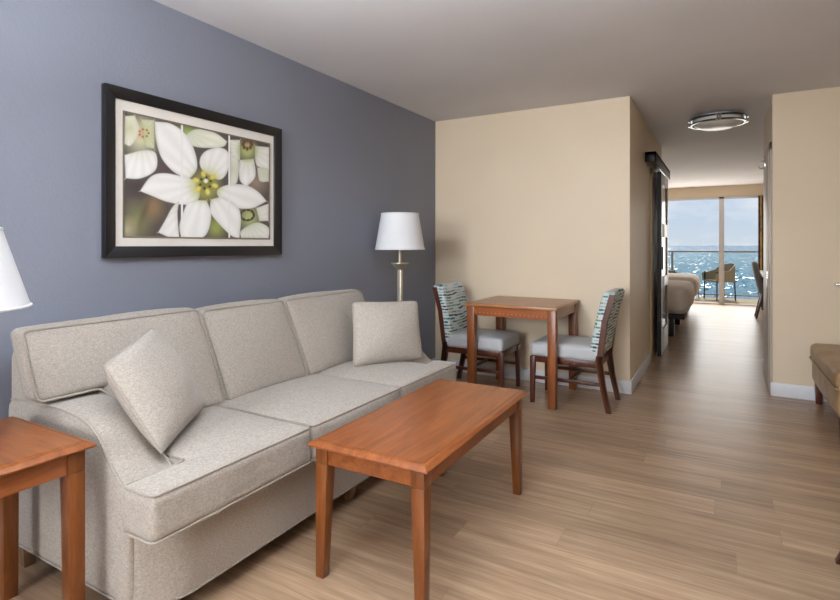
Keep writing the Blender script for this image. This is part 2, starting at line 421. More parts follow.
slab('wall_bedroom_right', 'wall_cream', XBR, XBR+.1, YHR, YW, 0, H)
slab('wall_right', 'wall_cream', RX, RX+.15, RB, YR+.1, 0, H)
# wall behind the camera, with an unseen window added to let fill light in
w = MB(); wx0, wx1, wz0, wz1 = -2.0, 0, .5, 2.25
w.box(WL, wx0, RB-.15, RB, 0, H); w.box(wx1, RX, RB-.15, RB, 0, H); w.box(wx0, wx1, RB-.15, RB, 0, wz0); w.box(wx0, wx1, RB-.15, RB, wz1, H)
struct(w.build('wall_front', 'wall_cream', smooth=False))
w2 = struct(MB().box(wx0, wx1, RB-.11, RB-.105, wz0, wz1).build('added_window', 'glass', smooth=False))
fr = MB()
for b in ((wx0, wx0+.06, wz0, wz1), (wx1-.06, wx1, wz0, wz1), (-1.03, -.97, wz0, wz1), (wx0, wx1, wz0, wz0+.06), (wx0, wx1, wz1-.06, wz1)): fr.box(b[0], b[1], RB-.14, RB-.07, b[2], b[3])
fr.build('window_frame', 'white', w2)

# baseboards
def base(name, *b): return struct(MB().box(*b, bev=.004).build(name, 'white'))
bb = .108
base('baseboard_left', WL, WL+.014, RB, YB, 0, bb)
base('baseboard_back', WL+.014, XH+.014, YB-.014, YB, 0, bb)
base('baseboard_passage_left', XH, XH+.014, YB, 5.98, 0, bb)
base('baseboard_right', XR-.014, RX, YR-.014, YR, 0, bb)
base('baseboard_passage_right', XR-.014, XR, 5.93, YHR, 0, bb)

# doorway casing behind the sliding door, left of the passage
cs = MB(); cs.box(XH, XH+.012, 5.99, 6.07, 0, 2.03, .003); cs.box(XH, XH+.012, 6.98, 7.06, 0, 2.03, .003); cs.box(XH, XH+.012, 5.99, 7.06, 1.96, 2.03, .003)
struct(cs.build('trim_1', 'wall_cream'))

# door on the right side of the passage
d2 = struct(MB().box(XR-.02, XR, 5.27, 5.85, 0.01, 2.0, .003).build('door_2', 'beige_door'))
cz = MB(); cz.box(XR-.014, XR, 5.19, 5.265, 0, 2.07, .003); cz.box(XR-.014, XR, 5.855, 5.925, 0, 2.07, .003); cz.box(XR-.014, XR, 5.19, 5.925, 2.005, 2.07, .003)
cz.build('door_casing', 'beige_door', d2)
MB().box(XR-.026, XR-.02, 5.30, 5.34, .86, 1.0, .002).build('door_handle', 'chrome', d2)
rb = MB(); rb.box(XR-.026, XR-.02, 5.58, 5.61, 1.90, 2.0, .001); rb.tube([(XR-.022, 5.595, 1.97), (XR-.05, 5.595, 1.965), (XR-.062, 5.595, 1.99)], .006); rb.tube([(XR-.022, 5.595, 1.91), (XR-.06, 5.595, 1.90), (XR-.075, 5.595, 1.93)], .006)
rb.build('hook', 'chrome', d2)

# ------------------------------------------------------------------ sliding door and its track
tr = thing('door_track_cover', 'dark box track cover on the passage wall above the sliding door', 'track', (0, 0, 0))
MB().box(XH, XH+.1, 5.57, 7.17, 2.10, 2.13, .003).box(XH+.085, XH+.1, 5.57, 7.17, 2.02, 2.13, .003).box(XH, XH+.1, 5.57, 5.585, 2.03, 2.13, .003).build('fascia', 'black_metal', tr)
MB().box(XH, XH+.06, 5.6, 7.15, 2.075, 2.10, .002).build('rail', 'chrome', tr)
sd = thing('sliding_door', 'grey sliding door with three dark panels beside the passage wall', 'door', (0, 0, 0))
sx0, sx1, sy0, sy1 = -.610, -.572, 6.26, 7.12
f = MB()
f.box(sx0, sx1, sy0+.004, sy0+.13, .012, 2.017, .002); f.box(sx0, sx1, sy1-.13, sy1, .012, 2.017, .002)
for z0, z1 in ((.012, .27), (.745, .86), (1.31, 1.46), (1.90, 2.017)): f.box(sx0, sx1, sy0+.13, sy1-.13, z0, z1, .002)
f.build('door_frame', 'door_grey', sd)
MB().box(sx0-.001, sx1+.001, sy0, sy0+.004, .012, 2.017).build('edge_strip', 'black_metal', sd)
for z0, z1 in ((.27, .745), (.86, 1.31), (1.46, 1.90)): MB().box(sx0+.012, sx1-.012, sy0+.13, sy1-.13, z0, z1).build('panel', 'dark_panel', sd)
MB().box(sx1, sx1+.014, 6.31, 6.33, .95, 1.2, .004).build('handle', 'black_metal', sd)

# ------------------------------------------------------------------ picture on the blue wall
px = WL; Y0, Y1, Z0, Z1 = 1.364, 2.470, 1.160, 1.957
art = thing('framed_picture', 'black framed floral picture on the blue-grey wall above the sofa', 'picture', (px, (Y0+Y1)/2, Z0))
def loc(p): return Vector((p.x-px, p.y-(Y0+Y1)/2, p.z-Z0))
fw, ft = .054, .035
def ring(x0, x1, y0, y1, z0, z1, w, bev):
    m = MB(); a = [(y0, z0), (y1, z0), (y1, z1), (y0, z1)]; b = [(y0+w, z0+w), (y1-w, z0+w), (y1-w, z1-w), (y0+w, z1-w)]
    for i in range(4):
        j = (i+1) % 4; q = [a[i], a[j], b[j], b[i]]
        m.hexa([(x0, *p) for p in q], [(x1 if k < 2 else x1-bev, *p) for k, p in enumerate(q)], .002)
    return m
ring(px, px+ft, Y0, Y1, Z0, Z1, fw, .012).map(loc).build('frame', 'black_wood', art)
MB().box(px+.004, px+.014, Y0+.05, Y1-.05, Z0+.05, Z1-.05).map(loc).build('mat_board', 'mat', art)
PY0, PY1, PZ0, PZ1 = 1.462, 2.378, 1.262, 1.846
ring(px+.014, px+.018, PY0-.008, PY1+.008, PZ0-.008, PZ1+.008, .008, 0).map(loc).build('fillet', 'fillet', art)

def catmull(pts, k=6):
    m = len(pts); P = []
    for i in range(m):                         # points that turn sharply stay pointed
        p = np.array(pts[i], float); a, b = p-pts[i-1], np.array(pts[(i+1) % m], float)-p
        P.append(p)
        if np.dot(a, b)/(np.hypot(*a)*np.hypot(*b)+1e-9) < .25: P.append(p+.02*b)
    m = len(P); out = []
    for i in range(m):
        p0, p1, p2, p3 = P[i-1], P[i], P[(i+1) % m], P[(i+2) % m]
        for j in range(k):
            t = j/k; out.append(.5*(2*p1+(p2-p0)*t+(2*p0-5*p1+4*p2-p3)*t*t+(3*p1-p0-3*p2+p3)*t**3))
    return out
def flower_print():
    nu, nv = 372, 244
    C = np.array([[98, 118], [538, 213], [540, 503], [102, 500]], float)      # outline drawn in perspective, undone by this homography
    src = np.array([[0, 0], [1, 0], [1, 1], [0, 1]], float); A = []; bb_ = []
    for (u, v), (x, y) in zip(src, C):
        A.append([u, v, 1, 0, 0, 0, -u*x, -v*x]); bb_.append(x); A.append([0, 0, 0, u, v, 1, -u*y, -v*y]); bb_.append(y)
    h = np.linalg.solve(np.array(A), np.array(bb_)); Hm = np.append(h, 1).reshape(3, 3)
    U, V = np.meshgrid(np.linspace(0, 1, nu), np.linspace(0, 1, nv)); P = Hm@np.stack([U.ravel(), V.ravel(), np.ones(U.size)])
    X = (P[0]/P[2]).reshape(U.shape); Y = (P[1]/P[2]).reshape(U.shape)
    img = np.zeros(U.shape+(3,)); img[:] = (84, 76, 72)
    rng = np.random.default_rng(3)
    def blob(cx, cy, rx, ry, col, soft=.5, a=1., rot=0):
        c, s_ = math.cos(rot), math.sin(rot); dx, dy = X-cx, Y-cy
        d = np.sqrt(((dx*c+dy*s_)/rx)**2+((-dx*s_+dy*c)/ry)**2); w = np.clip((1-d)/soft, 0, 1)*a
        img[:] = img*(1-w[..., None])+np.array(col)*w[..., None]
    def petal(pts, tip=(248, 248, 246), base_=(214, 218, 196), bc=None, soft=3., vein=None):
        q = np.array(catmull(pts))
        inside = np.zeros(U.shape, bool); dist = np.full(U.shape, 1e9); n = len(q)
        for i in range(n):
            x1, y1 = q[i]; x2, y2 = q[(i+1) % n]
            cond = (y1 > Y) != (y2 > Y); xi = (x2-x1)*(Y-y1)/((y2-y1) if y2 != y1 else 1e-9)+x1
            inside ^= cond & (X < xi)
            t = np.clip(((X-x1)*(x2-x1)+(Y-y1)*(y2-y1))/max((x2-x1)**2+(y2-y1)**2, 1e-9), 0, 1)
            dist = np.minimum(dist, np.hypot(X-x1-t*(x2-x1), Y-y1-t*(y2-y1)))
        sd_ = np.where(inside, dist, -dist); w = np.clip((sd_+soft/2)/soft, 0, 1)
        bc_ = bc or q.mean(0); d = np.clip(np.hypot(X-bc_[0], Y-bc_[1])/80., 0, 1)**.8
        col = np.array(base_)*(1-d[..., None])+np.array(tip)*d[..., None]
        ang = np.arctan2(Y-bc_[1], X-bc_[0]); col = col*(1-.016*(1+np.sin(ang*22))[..., None])
        edge = np.clip(dist/10., 0, 1); col = col*(.92+.08*edge[..., None])
        img[:] = img*(1-w[..., None])+col*w[..., None]
    G = (176, 186, 120)
    # soft, dim surroundings: buds, leaves and neighbouring flowers
    blob(140, 450, 60, 80, (128, 128, 88), .9); blob(190, 410, 42, 60, (136, 112, 84), .8); blob(160, 430, 14, 70, (96, 84, 60), .9, .7, .3)
    blob(110, 480, 40, 50, (170, 160, 132), .9); blob(230, 300, 40, 60, (86, 72, 74), .9); blob(140, 350, 60, 40, (70, 62, 62), .9)
    blob(500, 330, 50, 50, (150, 132, 118), .9); blob(380, 470, 40, 50, (150, 160, 90), .8); blob(290, 180, 50, 40, (150, 170, 90), .9)
    blob(150, 190, 70, 90, (206, 204, 170), .8); blob(150, 180, 30, 30, (200, 150, 120), .9, .7)
    petal([(100, 250), (160, 235), (195, 245), (195, 295), (150, 322), (104, 322)], bc=(150, 200)); petal([(100, 130), (130, 128), (145, 175), (120, 220), (100, 215)], base_=(206, 206, 170))
    petal([(150, 140), (188, 142), (190, 230), (160, 215)], tip=(226, 226, 206), base_=(180, 190, 130), bc=(150, 185))
    for k in range(7): a = k*.9; blob(158+14*math.cos(a), 182+12*math.sin(a), 5, 5, (168, 96, 72), .7)
    petal([(272, 196), (315, 168), (372, 178), (410, 205), (398, 222), (342, 226), (300, 218)], tip=(240, 242, 226), bc=(290, 175))
    # right: green flower with brown stamens
    petal([(420, 240), (446, 262), (442, 330), (420, 340)]); petal([(502, 285), (538, 286), (538, 328), (510, 326)]); petal([(495, 218), (538, 222), (538, 288), (500, 278)], bc=(475, 225))
    petal([(448, 262), (492, 258), (497, 312), (470, 345), (449, 322)], bc=(472, 235)); petal([(418, 200), (450, 200), (450, 262), (424, 250)], bc=(470, 230))
    blob(472, 232, 38, 42, G, .7); 
    for k in range(8): a = k*.8; blob(472+13*math.cos(a), 214+13*math.sin(a), 6, 9, (104, 62, 44), .6)
    blob(480, 440, 45, 55, (176, 186, 128), .8); petal([(455, 480), (500, 455), (538, 470), (538, 503), (455, 503)], bc=(475, 450)); petal([(500, 410), (538, 396), (538, 450), (510, 450)], bc=(475, 440))
    for k in range(9): a = k*.7; blob(473+20*math.cos(a), 432+16*math.sin(a), 5, 10, (64, 54, 40), .6, 1, a)
    # the big white flower
    mc = (345, 335)
    petal([(320, 290), (312, 235), (285, 185), (240, 152), (190, 146), (196, 205), (212, 258), (248, 300), (295, 325)], bc=mc)
    petal([(334, 292), (328, 262), (345, 236), (385, 224), (414, 240), (414, 292), (395, 322), (368, 318)], bc=mc)
    petal([(332, 332), (270, 313), (215, 305), (178, 318), (148, 361), (185, 376), (232, 394), (292, 402), (325, 384)], bc=mc)
    petal([(385, 352), (420, 338), (470, 340), (506, 360), (532, 389), (490, 410), (448, 412), (415, 402), (384, 374)], bc=mc)
    petal([(268, 388), (262, 430), (268, 503), (240, 503), (204, 488), (225, 450), (246, 410)], bc=(300, 400))
    petal([(362, 385), (400, 378), (442, 404), (454, 440), (450, 503), (426, 497), (390, 462), (362, 425)], bc=mc)
    petal([(298, 392), (350, 388), (364, 430), (356, 480), (335, 503), (280, 503), (268, 470), (278, 430)], bc=mc)
    blob(346, 342, 58, 62, (186, 190, 104), .75, .95); blob(346, 338, 34, 36, (128, 128, 60), .6)
    for k in range(6):
        a = k*PI/3+.3; blob(346+30*math.cos(a), 334+28*math.sin(a), 13, 9, (226, 206, 104), .5, 1, a)
        blob(346+17*math.cos(a+.4), 334+17*math.sin(a+.4), 6, 4, (52, 44, 30), .6, 1, a)
    blob(347, 328, 9, 9, (238, 236, 226), .5)
    img += rng.normal(0, 1.5, U.shape)[..., None]
    # three panels parted by white strips
    for gap in (1/3, 2/3):
        w = (np.abs(U-gap) < .0068)[..., None]; img[:] = np.where(w, (240, 240, 238), img)
    img = np.clip(img, 0, 255)/255.
    lin = np.where(img <= .04045, img/12.92, ((img+.055)/1.055)**2.4)
    vs = [(px+.0155-px, PY0+u*(PY1-PY0)-(Y0+Y1)/2, PZ1-v*(PZ1-PZ0)-Z0) for v in np.linspace(0, 1, nv) for u in np.linspace(0, 1, nu)]
    fs = [(j*nu+i, (j+1)*nu+i, (j+1)*nu+i+1, j*nu+i+1) for j in range(nv-1) for i in range(nu-1)]
    me = bpy.data.meshes.new('print'); me.from_pydata(vs, [], fs)
    ca = me.color_attributes.new('Print', 'FLOAT_COLOR', 'POINT')
    ca.data.foreach_set('color', np.concatenate([lin.reshape(-1, 3), np.ones((nu*nv, 1))], 1).astype(np.float32).ravel())
    m, nt, b = new_mat('printed_paper'); at = N(nt, 'ShaderNodeAttribute', attribute_name='Print'); L(nt, at, 'Color', b, 'Base Color'); b.inputs['Roughness'].default_value = .6
    me.materials.append(m); o = bpy.data.objects.new('print', me); COL.objects.link(o); o.parent = art
flower_print()

# ------------------------------------------------------------------ sofa
SY0, SY1 = .97, 3.02
sofa = thing('sofa', 'oatmeal fabric three-seat sofa with sloped arms against the blue-grey wall', 'sofa', (0, 0, 0))
ba = MB(); outl = [(-2.39, SY0), (-1.60, SY0), (-1.50, SY0+.10), (-1.50, SY1-.10), (-1.60, SY1), (-2.39, SY1)]
ba.prism(round_poly([(x, y+(.006 if y < 2 else -.006)) for x, y in outl], .06, 5), .085, .37, 'Z', .012); ba.build('base', 'fabric', sofa)
MB().tube([(x, y, .088) for x, y in round_poly([(a-.002, b+(-.004 if b > 2 else .004)) for a, b in outl], .06, 5)], .004, True).build('base_piping', 'piping', sofa)
arm_prof = round_poly([(-2.392, .085), (-2.392, .632), (-2.2, .650), (-2.0, .652), (-1.86, .640), (-1.785, .605), (-1.70, .51), (-1.625, .455), (-1.60, .42), (-1.60, .085)], .05, 4)
for y0, y1 in ((SY0, SY0+.18), (SY1-.18, SY1)):
    a = MB().prism(arm_prof, y0, y1, 'Y', .02, 3).build('arm', 'fabric', sofa)
    yo = y0+.005 if y0 < 2 else y1-.005
    MB().tube([(x, yo, z-.004) for x, z in arm_prof if z > .42 and x > -2.375], .0045).build('piping', 'piping', a)
    yi = y1-.005 if y0 < 2 else y0+.005
    MB().tube([(x, yi, z-.004) for x, z in arm_prof if z > .42 and x > -2.375], .0045).build('piping', 'piping', a)
bk = MB(); bk.soft(-2.40, -2.235, SY0+.005, SY1-.005, .3, .83, .045, (.0, 0, 0), 16); bk.build('back', 'fabric', sofa)
# seat cushions, the outer two running out in front of the arms
S0, S1 = 1.625, 2.300
ZT, ZB = .492, .345
def welt(pts2, z, r=.0055): return MB().tube([(x, y, z) for x, y in pts2], r, True)
def seat_cushion(y0, y1, lug):
    c = MB(); c.soft(-2.12, -1.425, y0, y1, ZB, ZT, .026, (0 if lug else .01, 0, .022), 20)
    if lug == 'l': c.soft(-1.585, -1.425, SY0-.035, y0+.25, ZB, ZT, .026, (0, 0, .006), 16); out = [(-2.1, y0), (-2.1, y1), (-1.425, y1), (-1.425, SY0-.035), (-1.585, SY0-.035), (-1.585, y0)]
    elif lug == 'r': c.soft(-1.585, -1.425, y1-.25, SY1-.065, ZB, ZT, .026, (0, 0, .006), 16); out = [(-2.1, y0), (-2.1, y1), (-1.585, y1), (-1.585, SY1-.065), (-1.425, SY1-.065), (-1.425, y0)]
    else: out = [(-2.1, y0), (-2.1, y1), (-1.425, y1), (-1.425, y0)]
    o = c.build('seat_cushion', 'fabric', sofa)
    cy = (y0+y1)/2
    def puff(p):                                   # the welt follows the cushion's rounding
        return p
    q = inset(round_poly(out, .028, 5), .006)
    MB().tube([(x, y, ZT-.0045) for x, y in q], .0045, True).build('piping', 'piping', o)
    MB().tube([(x, y, ZB+.0045) for x, y in q], .0045, True).build('piping', 'piping', o)
seat_cushion(SY0+.185, S0-.003, 'l'); seat_cushion(S0+.003, S1-.003, ''); seat_cushion(S1+.003, SY1-.185, 'r')
# back cushions, leaning; the outer two overhang the arms
def lean(p): return Vector((p.x-.045-(p.z-.49)*.47, p.y, p.z))
def back_cushion(y0, y1, lug, zt):
    c = MB(); c.soft(-2.03, -1.94, y0, y1, .485, zt, .03, (.05, .003, .012), 20)
    if lug == 'l': c.soft(-2.03, -1.94, .925, y0+.34, .662, zt, .03, (.03, .003, .006), 18); out = [(y0, .485), (y1, .485), (y1, zt), (.925, zt), (.925, .662), (y0, .662)]
    elif lug == 'r': c.soft(-2.03, -1.94, y1-.34, 2.985, .662, zt, .03, (.03, .003, .006), 18); out = [(y0, .485), (y1, .485), (y1, .662), (2.985, .662), (2.985, zt), (y0, zt)]
    else: out = [(y0, .485), (y1, .485), (y1, zt), (y0, zt)]
    o = c.map(lean).build('back_cushion', 'fabric', sofa)
    ins = inset(round_poly(out, .035, 5), .007)
    MB().tube([tuple(lean(Vector((-1.9435, y, z)))) for y, z in ins], .0045, True).build('piping', 'piping', o)
    MB().tube([tuple(lean(Vector((-2.026, y, z)))) for y, z in ins], .0045, True).build('piping', 'piping', o)
back_cushion(SY0+.19, 1.675, 'l', .916); back_cushion(1.683, 2.236, '', .908); back_cushion(2.244, SY1-.19, 'r', .910)
for x, y in ((-2.30, 1.0), (-1.60, 1.06), (-1.555, 2.03), (-2.30, 2.9), (-1.60, 2.88), (-2.30, 2.03)):
    MB().taper(x, y, 0, .09, .035, .055).build('leg', 'foot_wood', sofa)

# throw pillows, each laid between four corners
def throw_pillow(name, label, C, th, group):
    TL, TR, BR, BL = [Vector(c) for c in C]; n = 26; cen = (TL+TR+BR+BL)/4
    nr = ((TR-BL).cross(TL-BR)).normalized()
    if nr.x < 0: nr = -nr
    t = bmesh.new()
    def pt(u, v, s):
        # sides bow in a little between the ears
        k = .045; uu = u+(.5-u)*k*4*v*(1-v)*1.0; vv = v+(.5-v)*k*4*u*(1-u)
        e = (abs(2*u-1)*abs(2*v-1))**5*.022; uu += (.5-uu)*e*2; vv += (.5-vv)*e*2
        p = (TL*(1-uu)+TR*uu)*(1-vv)+(BL*(1-uu)+BR*uu)*vv
        f = (max(0, math.sin(PI*u)*math.sin(PI*v)))**.46
        return p+nr*s*th*f*(1+.05*math.sin(7*u+3*v)*math.sin(5*v+1))
    rows = {}
    for s in (1, -1):
        for i in range(n+1):
            for j in range(n+1):
                g = lambda q: .5-.5*math.cos(PI*q/n)
                border = i in (0, n) or j in (0, n)
                key = (i, j, 0 if border else s)
                if key not in rows: rows[key] = t.verts.new(pt(g(i), g(j), 0 if border else s)-cen)
    gk = lambda i, j, s: rows[(i, j, 0 if (i in (0, n) or j in (0, n)) else s)]
    for s in (1, -1):
        for i in range(n):
            for j in range(n):
                q = [gk(i, j, s), gk(i+1, j, s), gk(i+1, j+1, s), gk(i, j+1, s)]
                t.faces.new(q)
    bmesh.ops.recalc_face_normals(t, faces=t.faces[:])
    m = MB(); m.add(t); o = m.build(name, 'fabric_pillow'); o.location = cen; tag(o, label, 'pillow', group)
    edge = [pt(k/12, 0, 0)-cen for k in range(12)]+[pt(1, k/12, 0)-cen for k in range(12)]+[pt(1-k/12, 1, 0)-cen for k in range(12)]+[pt(0, 1-k/12, 0)-cen for k in range(12)]
    MB().tube(edge, .005, True).build('seam', 'piping', o)
throw_pillow('throw_pillow', 'oatmeal throw pillow tilted against the sofa arm next to the end table', [(-1.80, 1.0, .815), (-2.04, 1.335, .885), (-1.885, 1.48, .545), (-1.63, 1.10, .515)], .088, 'throw pillows on the sofa')
throw_pillow('throw_pillow', 'oatmeal throw pillow standing upright at the sofa end nearest the floor lamp', [(-1.93, 2.545, .878), (-1.70, 2.935, .862), (-1.62, 2.862, .515), (-1.855, 2.455, .51)], .088, 'throw pillows on the sofa')

# ------------------------------------------------------------------ tables with moulded tops
def moulded_top(x0, x1, y0, y1, zt, th=.028):
    t = bmesh.new()
    def rect(i, z): return [t.verts.new(p) for p in ((x0+i, y0+i, z), (x1-i, y0+i, z), (x1-i, y1-i, z), (x0+i, y1-i, z))]
    prof = [(.020, zt-th), (.006, zt-th+.004), (0, zt-th+.009), (.001, zt-th+.013), (.010, zt-.007), (.020, zt-.001), (.026, zt), (.0265, zt-.0015), (.030, zt-.0015), (.0305, zt)]
    R = [rect(*p) for p in prof]
    for A, B in zip(R, R[1:]):
        for k in range(4): t.faces.new((A[k], A[(k+1) % 4], B[(k+1) % 4], B[k]))
    t.faces.new(R[-1]); t.faces.new(R[0][::-1])
    m = MB(); m.add(t); return m
def low_table(name, label, cat, cx, cy, w, l, zt, over, leg_w, leg_b, ap, topmat, gap=.0):
    t = thing(name, label, cat, (cx, cy, 0))
    moulded_top(-w/2, w/2, -l/2, l/2, zt).build('table_top', topmat, t, ang=25)
    a = MB(); ix, iy = w/2-over, l/2-over; zb = zt-.028-ap; z1 = zt-.028
    for sx in (-1, 1): a.box(*sorted((sx*(ix-.008), sx*(ix-.028))), -iy+leg_w, iy-leg_w, zb, z1)
    for sy in (-1, 1): a.box(-ix+leg_w, ix-leg_w, *sorted((sy*(iy-.008), sy*(iy-.028))), zb, z1)
    a.build('apron', 'cherry_y', t)
    for sx in (-1, 1):
        for sy in (-1, 1):
            lg = MB(); qx, qy = sx*(ix-leg_w/2), sy*(iy-leg_w/2)
            lg.box(qx-leg_w/2, qx+leg_w/2, qy-leg_w/2, qy+leg_w/2, zb, z1, .003)
            lg.taper(qx, qy, 0, zb, leg_b, leg_w, sx*(leg_w-leg_b)/2, sy*(leg_w-leg_b)/2, .003)
            lg.build('leg', 'cherry_z', t)
    return t
low_table('coffee_table', 'long low cherry wood coffee table in front of the sofa', 'table', -1.076, 1.997, .50, 1.05, .505, .022, .052, .036, .058, 'cherry_y').rotation_euler.z = math.radians(.7)
low_table('end_table', 'square cherry wood end table beside the sofa arm at left', 'table', -1.937, .655, .51, .53, .617, .022, .050, .044, .062, 'cherry_x')

dt = thing('dining_table', 'square cherry wood dining table with inlaid apron against the cream wall', 'table', (-1.421, 4.205, 0))
hx, hy = .372, .355
tt = MB(); tt.box(-hx, hx, -hy, hy, .733, .755, .004); tt.box(-hx+.035, hx-.035, -hy+.035, hy-.035, .75, .7556); tt.build('table_top', 'oak_top', dt)
MB().box(-hx+.05, hx-.05, -hy+.022, -hy+.04, .66, .733).build('front_apron', 'inlay', dt)
ap = MB(); ap.box(-hx+.05, hx-.05, hy-.04, hy-.022, .66, .733); ap.box(-hx+.022, -hx+.04, -hy+.05, hy-.05, .66, .733); ap.box(hx-.04, hx-.022, -hy+.05, hy-.05, .66, .733); ap.build('apron', 'cherry_y', dt)
for sx in (-1, 1):
    for sy in (-1, 1):
        MB().taper(sx*(hx-.045), sy*(hy-.045), 0, .733, .058, .066, 0, 0, .004).build('leg', 'cherry_leg', dt)

# ------------------------------------------------------------------ dining chairs (face +x in their own frame)
def make_chair(label, loc_, rz, group):
    t = thing('dining_chair', label, 'chair', loc_, rz, group); hw = .215
    s = MB(); s.soft(-.225, .28, -hw-.005, hw+.005, .362, .47, .03, (0, 0, .022), 16); s.build('seat', 'vinyl', t)
    f = MB()
    for y in (-hw+.003, hw-.025): f.box(-.22, .27, y, y+.022, .318, .365, .003)
    f.box(.252, .274, -hw+.02, hw-.02, .318, .365, .003); f.box(-.235, -.215, -hw+.02, hw-.02, .318, .365, .003)
    f.build('seat_frame', 'dark_wood', t)
    for sy in (-1, 1):
        y = sy*(hw-.017)
        MB().taper(.262, y, 0, .362, .03, .042, .006, 0, .003).build('leg', 'dark_wood', t)
        # rear leg, splayed back below and raked back above the seat as one curved post
        P = [(-.300, 0, .036), (-.256, .2, .042), (-.232, .36, .05), (-.241, .45, .05), (-.276, .66, .044), (-.33, .862, .036)]
        lg = MB()
        for (xa, za, wa), (xb, zb, wb) in zip(P, P[1:]):
            q = lambda x, z, w: [(x-w/2, y-.016, z), (x+w/2, y-.016, z), (x+w/2, y+.016, z), (x-w/2, y+.016, z)]
            lg.hexa(q(xa, za, wa), q(xb, zb, wb))
        bmesh.ops.remove_doubles(lg.bm, verts=lg.bm.verts[:], dist=1e-5)
        lg.build('leg', 'dark_wood', t)
        MB().hexa([(.248, y-.009, .185), (.248, y+.009, .185), (-.255, y+.009, .185), (-.255, y-.009, .185)][::-1], [(.248, y-.009, .21), (.248, y+.009, .21), (-.255, y+.009, .21), (-.255, y-.009, .21)][::-1], .002).build('stretcher', 'dark_wood', t)
    MB().box(-.03, -.008, -hw+.02, hw-.02, .188, .208, .002).build('stretcher', 'dark_wood', t)
    def rake(p):
        z = p.z; return Vector((p.x-.232-.096*max(0, (z-.40)/.47)**1.25, p.y, z))
    b = MB(); b.soft(-.022, .068, -hw-.004, hw+.004, .40, .878, .022, (.012, 0, .006), 16, rake)
    # the post sits in a shallow slot on each side, so the upholstery stops short of it there
    b.build('backrest', 'dash', t)
    for sy in (-1, 1):
        pb = MB()
        P = [(-.241, .41), (-.274, .66), (-.328, .862)]
        for (xa, za), (xb, zb) in zip(P, P[1:]):
            q = lambda x, z: [(x-.02, sy*(hw+.001), z), (x+.02, sy*(hw+.001), z), (x+.02, sy*(hw+.008), z), (x-.02, sy*(hw+.008), z)]
            pb.hexa(q(xa, za), q(xb, zb))
        bmesh.ops.recalc_face_normals(pb.bm, faces=pb.bm.faces[:])
        pb.build('back_post', 'dark_wood', t)
    return t
ch = make_chair('dining chair with dashed teal back, between the dining table and passage corner', (-1.012, 4.19, 0), PI, 'dining chairs at the small table')
copy_thing(ch, (-1.795, 4.175, 0), 0, 'dining chair with dashed teal back, on the floor lamp side of the table', 'dining chairs at the small table')

# ------------------------------------------------------------------ lamps
def shade_mesh(cx, cy, z0, z1, rb, rt):
    m = MB(); m.lathe([(rb, z0), (rt, z1), (rt-.004, z1), (rb-.004, z0)], cx, cy, 48, True); return m
def rim(cx, cy, z, r): return MB().tube([(cx+r*math.cos(a*PI/24), cy+r*math.sin(a*PI/24), z) for a in range(48)], .005, True)
fl = thing('floor_lamp', 'brushed nickel floor lamp with white shade in the corner behind the sofa', 'lamp', (-2.215, 3.545, 0))
sh = shade_mesh(0, 0, 1.185, 1.468, .197, .148).build('lamp_shade', 'shade', fl)
rim(0, 0, 1.187, .196).build('rim', 'shade', sh); rim(0, 0, 1.466, .148).build('rim', 'shade', sh)
MB().lathe([(0, 0), (.14, 0), (.14, .012), (.125, .02), (.03, .03), (.02, .05)], 0, 0).build('base', 'nickel', fl)
MB().box(-.018, .018, -.018, .018, .03, 1.03, .004).build('pole', 'nickel', fl)
MB().lathe([(0, 1.02), (.02, 1.02), (.03, 1.035), (.045, 1.045), (.062, 1.068), (.070, 1.072), (.070, 1.080), (.02, 1.082), (.0, 1.082)], 0, 0).build('cup', 'nickel', fl)
MB().lathe([(0, 1.08), (.013, 1.08), (.013, 1.16), (.009, 1.165), (.009, 1.22), (0, 1.22)], 0, 0, 20).build('socket', 'nickel', fl)
sp = MB(); sp.tube([(-.145, 0, 1.455), (.145, 0, 1.455)], .0025); sp.tube([(0, -.145, 1.455), (0, .145, 1.455)], .0025); sp.tube([(0, 0, 1.2), (0, 0, 1.46)], .004); sp.build('harp', 'nickel', fl)
bl = MB(); bl.lathe([(0, 1.22), (.016, 1.23), (.03, 1.28), (.025, 1.31), (0, 1.325)], 0, 0, 20); bl.build('bulb', 'diffuser', fl)

tl = thing('table_lamp', 'table lamp with sloped white shade on the end table at left', 'lamp', (-2.0, .657, .617))
sh = shade_mesh(0, 0, .411, .655, .205, .132).build('lamp_shade', 'shade', tl)
rim(0, 0, .413, .205).build('rim', 'shade', sh); rim(0, 0, .654, .131).build('rim', 'shade', sh)
MB().lathe([(0, 0), (.075, 0), (.075, .012), (.03, .025), (.018, .06), (.035, .13), (.04, .2), (.022, .3), (.014, .36), (.014, .43), (.009, .44), (.009, .5), (0, .5)], 0, 0).build('base', 'nickel', tl)
sp = MB(); sp.tube([(-.131, 0, .646), (.131, 0, .646)], .0025); sp.tube([(0, -.131, .646), (0, .131, .646)], .0025); sp.tube([(0, 0, .49), (0, 0, .645)], .004); sp.build('harp', 'nickel', tl)

